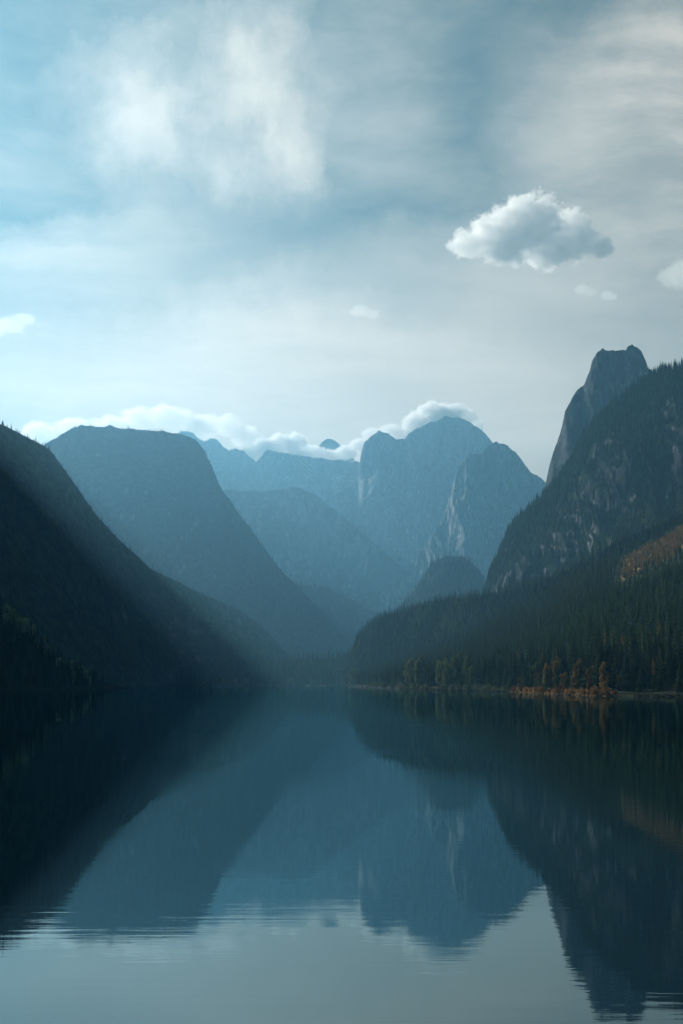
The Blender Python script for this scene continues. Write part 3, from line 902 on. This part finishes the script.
# ---- left shore slope: its front trees one by one
pts, ppx, pt = sample('left_shore', 1600, 111, (-60, 108), (0.03, 1.0), None, 0.8)
k = thin(pts, 6); pts, ppx = pts[k], ppx[k]
hs = heights(len(pts), 9, 17, 112)
sc_ = hs / pts[:, 1] * np.where(ppx > 2, 1, 0)
order = np.argsort(-sc_)
for i in order[:40]:
    plant('spruce_tree', SPRUCE, pts[i] - (0, 0, 0.3), hs[i], 'dark spruce on the shadowed shore slope at the left edge', 'spruce', 'spruces on the left shore slope', rnd)
forest('forest', 'dark spruce forest on the shadowed shore slope at the left edge', M['spruce'], pts[order[40:]], hs[order[40:]], (9, 6, True), 13)


# ---- broadleaf trees, larches, shrubs and boulders, each one its own thing
def on(key, px, t):
    s = SURF[key]; j = int(np.argmin(np.abs(s['px'] - px))); c = s['P'][:, j]
    f = t * (s['nv'] - 1); i = min(int(f), s['nv'] - 2)
    return c[i] + (c[i + 1] - c[i]) * (f - i)


def behind_shore(px, d, key='near_slope'):
    w = waterline(key, px); s = SURF[key]; j = int(np.argmin(np.abs(s['px'] - px))); c = s['P'][:, j]
    y = w[1] + d; z = np.interp(y, c[:, 1], c[:, 2])
    return np.array([(px - CX) / F * y, y, max(z, 0.3)])


rb = random.Random(9)
for px in np.linspace(346, 358, 4):
    plant('broadleaf_tree', BROAD, behind_shore(px + rb.uniform(-1, 1), rb.uniform(12, 40)), rb.uniform(18, 26), 'pale green broadleaf tree on the farthest wooded point of the shore', 'tree', 'trees on the wooded point', rb, 0.7)
for i in range(16):
    px = rb.uniform(406, 428)
    plant('broadleaf_tree', BROAD, behind_shore(px, rb.uniform(10, 60)), rb.uniform(15, 25), 'pale green broadleaf tree beside the dark gap in the shore forest', 'tree', 'pale trees beside the dark gap', rb, 0.75)
for i in range(22):
    px = rb.uniform(438, 474)
    plant('broadleaf_tree', BROAD, behind_shore(px, rb.uniform(8, 60)), rb.uniform(13, 24), 'olive green broadleaf tree in the pale clump on the shore', 'tree', 'trees in the pale clump', rb, 0.7)
for i in range(14):
    px = rb.uniform(515, 560)
    plant('broadleaf_tree', OLIVE if i % 3 == 0 else BROAD, behind_shore(px, rb.uniform(6, 40)), rb.choice([5, 7, 9, 12, 15]) * rb.uniform(.85, 1.15), 'small olive and gold tree behind the short rust brown bank', 'tree', 'trees behind the short rust bank', rb, 0.75)
for i in range(20):
    px = rb.uniform(545, 622)
    plant('autumn_tree', OLIVE, behind_shore(px, rb.uniform(6, 36)), rb.choice([4, 5, 6, 8, 10, 13]) * rb.uniform(.85, 1.15), 'golden autumn tree behind the long rust brown bank', 'tree', 'golden trees on the right shore', rb, 0.75)
for i in range(26):
    px = rb.uniform(470, 660)
    plant('larch_tree', LARCH, behind_shore(px, rb.uniform(20, 140)), rb.uniform(12, 20), 'slender yellowing larch among the dark spruces of the right slope', 'larch', 'larches on the right slope', rb, 0.9)
for i in range(34):
    px = rb.uniform(512, 617)
    plant('shrub', RUST, behind_shore(px, rb.uniform(-1, 7)), rb.uniform(2.0, 4.2), 'rust orange shrub growing on the leaf covered right bank', 'shrub', 'rust shrubs on the right bank', rb, 1.2)
for i in range(40):
    px = rb.uniform(405, 512)
    plant('shrub', BUSH, behind_shore(px, rb.uniform(0, 9)), rb.uniform(2.2, 4.5), 'pale green bush on the narrow stony bank', 'shrub', 'bushes on the stony bank', rb, 1.2)
for i in range(14):
    px = rb.uniform(348, 404)
    plant('shrub', BUSH, behind_shore(px, rb.uniform(0, 16)), rb.uniform(3, 6), 'low pale bush on the gravel bank below the low hill', 'shrub', 'bushes on the gravel bank', rb, 1.2)
for px in (197, 203, 205, 216, 223, 229, 236, 246):
    plant('shrub', BUSH, behind_shore(px + rb.uniform(-1, 1), 6, 'far_shore'), rb.uniform(8, 13), 'tiny pale bush in the row on the far shore', 'shrub', 'pale bushes on the far shore', rb, 1.0)
plant('shrub', BUSH, behind_shore(292, 5, 'far_shore'), 13, 'lone pale round bush on the far shore gravel line', 'shrub', None, rb, 1.0)
for i in range(18):
    px, t = rb.uniform(3, 34), rb.uniform(0.82, 1.0)
    plant('broadleaf_tree', SUN_PALED, on('left_shore', px, t), rb.uniform(9, 14), 'pale leaved tree with sunlight painted into its leaves, in the clump at the left edge', 'tree', 'pale trees at the left edge', rb, 0.85)
for i in range(9):
    px, t = rb.uniform(38, 55), rb.uniform(0.75, 1.0)
    plant('broadleaf_tree', BROAD, on('left_shore', px, t), rb.uniform(8, 12), 'dim green broadleaf tree halfway down the left shore slope', 'tree', 'dim trees on the left shore slope', rb, 0.85)
for i in range(12):
    px, t = rb.uniform(58, 90), rb.uniform(0.4, 1.0)
    plant('broadleaf_tree', SUN_PALED, on('left_shore', px, t), rb.uniform(7, 11), 'small pale tree with sunlight painted into its leaves at the foot of the left shore slope', 'tree', 'pale trees at the foot of the left slope', rb, 0.85)


def boulder_mesh(seed):
    bm = bmesh.new(); bmesh.ops.create_icosphere(bm, subdivisions=3, radius=1.0)
    r = random.Random(seed); o = [Vector((r.uniform(-1, 1), r.uniform(-1, 1), r.uniform(-1, 1))).normalized() for _ in range(9)]
    for v in bm.verts:
        d = v.co.normalized(); k = 1.0
        for c in o: k = min(k, 0.72 / max(0.3, d.dot(c)) if d.dot(c) > 0.72 else k)
        v.co = d * k * (1 + 0.06 * math.sin(7 * d.x + 5 * d.y + seed)); v.co.z *= 0.7
    me = bpy.data.meshes.new('boulder'); bm.to_mesh(me); bm.free(); me.materials.append(M['stone']); return me


ROCKS = [boulder_mesh(i) for i in range(4)]


def boulder(pos, s, label, group):
    o = link_mesh('boulder', rb.choice(ROCKS)); o.location = tuple(pos); o.scale = (s * rb.uniform(.9, 1.6), s, s * rb.uniform(.7, 1))
    o.rotation_euler = (0, 0, rb.random() * 6.28); tag(o, label, 'boulder', group)


for i in range(18):
    boulder(behind_shore(rb.uniform(512, 618), rb.uniform(-5, -1)) + np.array([0, 0, 0.2]), rb.uniform(0.3, 0.75), 'grey boulder at the water edge of the rust brown bank', 'boulders on the right bank')
for i in range(16):
    boulder(behind_shore(rb.uniform(350, 505), rb.uniform(-5, -1)) + np.array([0, 0, 0.2]), rb.uniform(0.4, 0.9), 'pale boulder at the water edge of the gravel and stony banks', 'boulders on the gravel banks')
for i in range(12):
    boulder(behind_shore(rb.uniform(198, 345), rb.uniform(-12, -3), 'far_shore') + np.array([0, 0, 0.3]), rb.uniform(1.5, 3.0), 'pale boulder on the far shore gravel line', 'boulders on the far shore')


# low autumn scrub that nobody could count on the orange meadow
pts, ppx, pt = sample('near_slope', 3000, 121, (598, 760), (0.5, 0.95), lambda px, t, P: np.clip(meadow_mask(px, t) - 0.3, 0, 1))
r_ = np.random.default_rng(8)
VV, QQ, off = [], [], 0
for k, p in enumerate(pts):
    V, Q = leafy(300 + k % 5, 3, 22, 0.3, 0.2, 0.8, 0.6) if k < 5 else cache[k % 5]
    if k == 0: cache = {}
    if k < 5: cache[k] = (V, Q)
    VV.append(V * r_.uniform(1.2, 3.0) + p); QQ.append(Q + off); off += len(V)
o = link_mesh('scrub', mesh_from('scrub', np.vstack(VV), np.vstack(QQ), M['scrub']))
tag(o, 'low rust orange scrub covering the meadow high on the right slope', 'scrub', kind='stuff')
# ------------------------------------------------------------------ clouds, real volumes above and beyond the haze
def cloud(label, Y, lobes, density, feather=0.5, nscale=5.0, soft=0.14, seed=0, depth=0.6, name='cloud'):
    """lobes: (px, py, radius in px [, squash]) seen from the lake, turned into metres at distance Y"""
    r = random.Random(seed)
    cx = sum(l[0] for l in lobes) / len(lobes); cyy = sum(l[1] for l in lobes) / len(lobes)
    c0 = Vector(at(cx, cyy, Y)); k = Y / F
    L = []
    for l in lobes:
        sq = l[3] if len(l) > 3 else 0.8
        p = Vector(((l[0] - cx) * k, r.uniform(-1, 1) * l[2] * k * depth, (cyy - l[1]) * k))
        L.append((p, l[2] * k, sq))
    span = max(p.length + rr for p, rr, s in L)
    m, nt, out = new_mat('cloud_vapour')
    tc = nt.nodes.new('ShaderNodeTexCoord')
    pos = tc.outputs['Object']
    f = None
    for p, rr, sq in L:
        v = vmath(nt, 'SUBTRACT', pos, tuple(p)).outputs[0]
        v = vmath(nt, 'MULTIPLY', v, (1 / rr, 1 / rr, 1 / (rr * sq))).outputs[0]
        d = math_node(nt, 'SUBTRACT', 1.0, vmath(nt, 'LENGTH', v).outputs['Value'])
        if f is None: f = d
        else: f = math_node(nt, 'SMOOTH_MAX', f, d, 0.25)
    mean = sum(rr for p, rr, s in L) / len(L)
    n = noise(nt, mapping(nt, pos, scale=(1, 1, 1.3)), nscale / mean / 2.0, 9, 0.66, 0.25)
    f = math_node(nt, 'ADD', f, math_node(nt, 'MULTIPLY_ADD', n, 2.6 * feather, -1.3 * feather - 0.10))
    dens = math_node(nt, 'MULTIPLY', smooth(nt, f, 0.0, soft), density)
    sc = nt.nodes.new('ShaderNodeVolumeScatter')
    sc.inputs['Color'].default_value = (1, 1, 1, 1)
    sc.inputs['Anisotropy'].default_value = 0.5
    nt.links.new(dens, sc.inputs['Density'])
    nt.links.new(sc.outputs[0], out.inputs['Volume'])
    # skin of the cloud, marched outwards from its middle
    bm = bmesh.new(); bmesh.ops.create_icosphere(bm, subdivisions=5, radius=1.0)
    me = bpy.data.meshes.new(name)
    ts = np.linspace(0.02, 1.3, 90) * span
    for v in bm.verts:
        d = v.co.normalized(); best = 0.1 * mean
        P = np.outer(ts, np.array(d))
        for p, rr, sq in L:
            q = (P - np.array(p)) / np.array([rr, rr, rr * sq]); ok = np.linalg.norm(q, axis=1) < 1.02 + 0.45 * feather
            if ok.any(): best = max(best, ts[ok][-1])
        v.co = d * best
    bm.to_mesh(me); bm.free(); me.materials.append(m)
    o = link_mesh(name, me); o.location = c0
    tag(o, label, 'cloud')
    return o


cloud('grey bellied white cumulus cloud alone in the sky at right', 5600,
      [(472, 238, 24, .55), (495, 230, 28), (515, 225, 26), (530, 232, 34, .8), (552, 236, 34, .8), (570, 222, 20), (578, 238, 26, .8), (600, 250, 16, .6), (510, 248, 26, .6), (550, 252, 26, .5)],
      0.017, 0.72, seed=2)
cloud('tiny cloud puff just below the lone cumulus, its right one', 5500, [(606, 296, 7, .7), (612, 297, 6, .6)], 0.0154, 0.5, seed=3)
cloud('tiny faint cloud puff just below the lone cumulus, its left one', 5550, [(582, 290, 10, .55), (590, 294, 8, .5)], 0.0068, 0.6, seed=4)
cloud('faint cloud cut off by the right edge of the sky', 5600, [(672, 276, 16, .7), (690, 270, 24, .7), (715, 274, 24, .6)], 0.0051, 0.6, seed=5)
cloud('small bright cloud cut off by the left edge of the sky', 5500, [(-14, 324, 22, .5), (6, 323, 18, .45), (24, 319, 14, .4)], 0.003, 0.65, seed=6)
cloud('tiny cloud wisp in the middle of the sky above the valley head', 5500, [(360, 312, 12, .5), (372, 316, 9, .5)], 0.0051, 0.6, seed=7)
cloud('white cap cloud sitting on the domed summit', 7500,
      [(412, 426, 13, .9), (420, 418, 15), (430, 414, 15), (442, 414, 15, .9), (455, 414, 14, .7), (468, 418, 11, .8), (477, 425, 9, .8), (440, 424, 24, .7)], 0.024, 0.5, seed=8)
cloud('small white cloud behind the shoulder left of the domed summit', 7500, [(372, 434, 12, .6), (390, 432, 14, .6), (402, 436, 12, .7), (386, 442, 16, .7)], 0.0172, 0.5, seed=9)
cloud('long white cloud bank lying on the snowy ridge', 7500,
      [(250, 456, 12, .9), (264, 448, 14, .8), (280, 443, 14, .8), (296, 444, 14, .8), (312, 452, 14, .7), (328, 456, 16, .6), (346, 452, 14, .6), (360, 446, 12, .6), (300, 458, 20, .6)], 0.024, 0.5, seed=10)
cloud('broad pale cloud bank behind the big flat topped mountain', 7900,
      [(40, 432, 21, .5), (75, 428, 23, .45), (110, 424, 23, .5), (140, 420, 23, .55), (165, 416, 21, .6), (180, 420, 19, .7), (205, 428, 21, .6), (228, 426, 18, .7), (245, 436, 18, .7), (190, 438, 30, .5)], 0.0085, 0.6, seed=11)

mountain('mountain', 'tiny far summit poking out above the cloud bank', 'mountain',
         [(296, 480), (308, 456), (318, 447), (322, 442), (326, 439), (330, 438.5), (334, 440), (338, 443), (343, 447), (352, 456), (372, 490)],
         8900, 8300, M['haze_paled_summit'], 700, p=1.2, nu=120, nv=60, amp=120, sx=200, sz=500, rough=10, seed=51, jitter=0.8, jit_scale=6, key='far_summit')
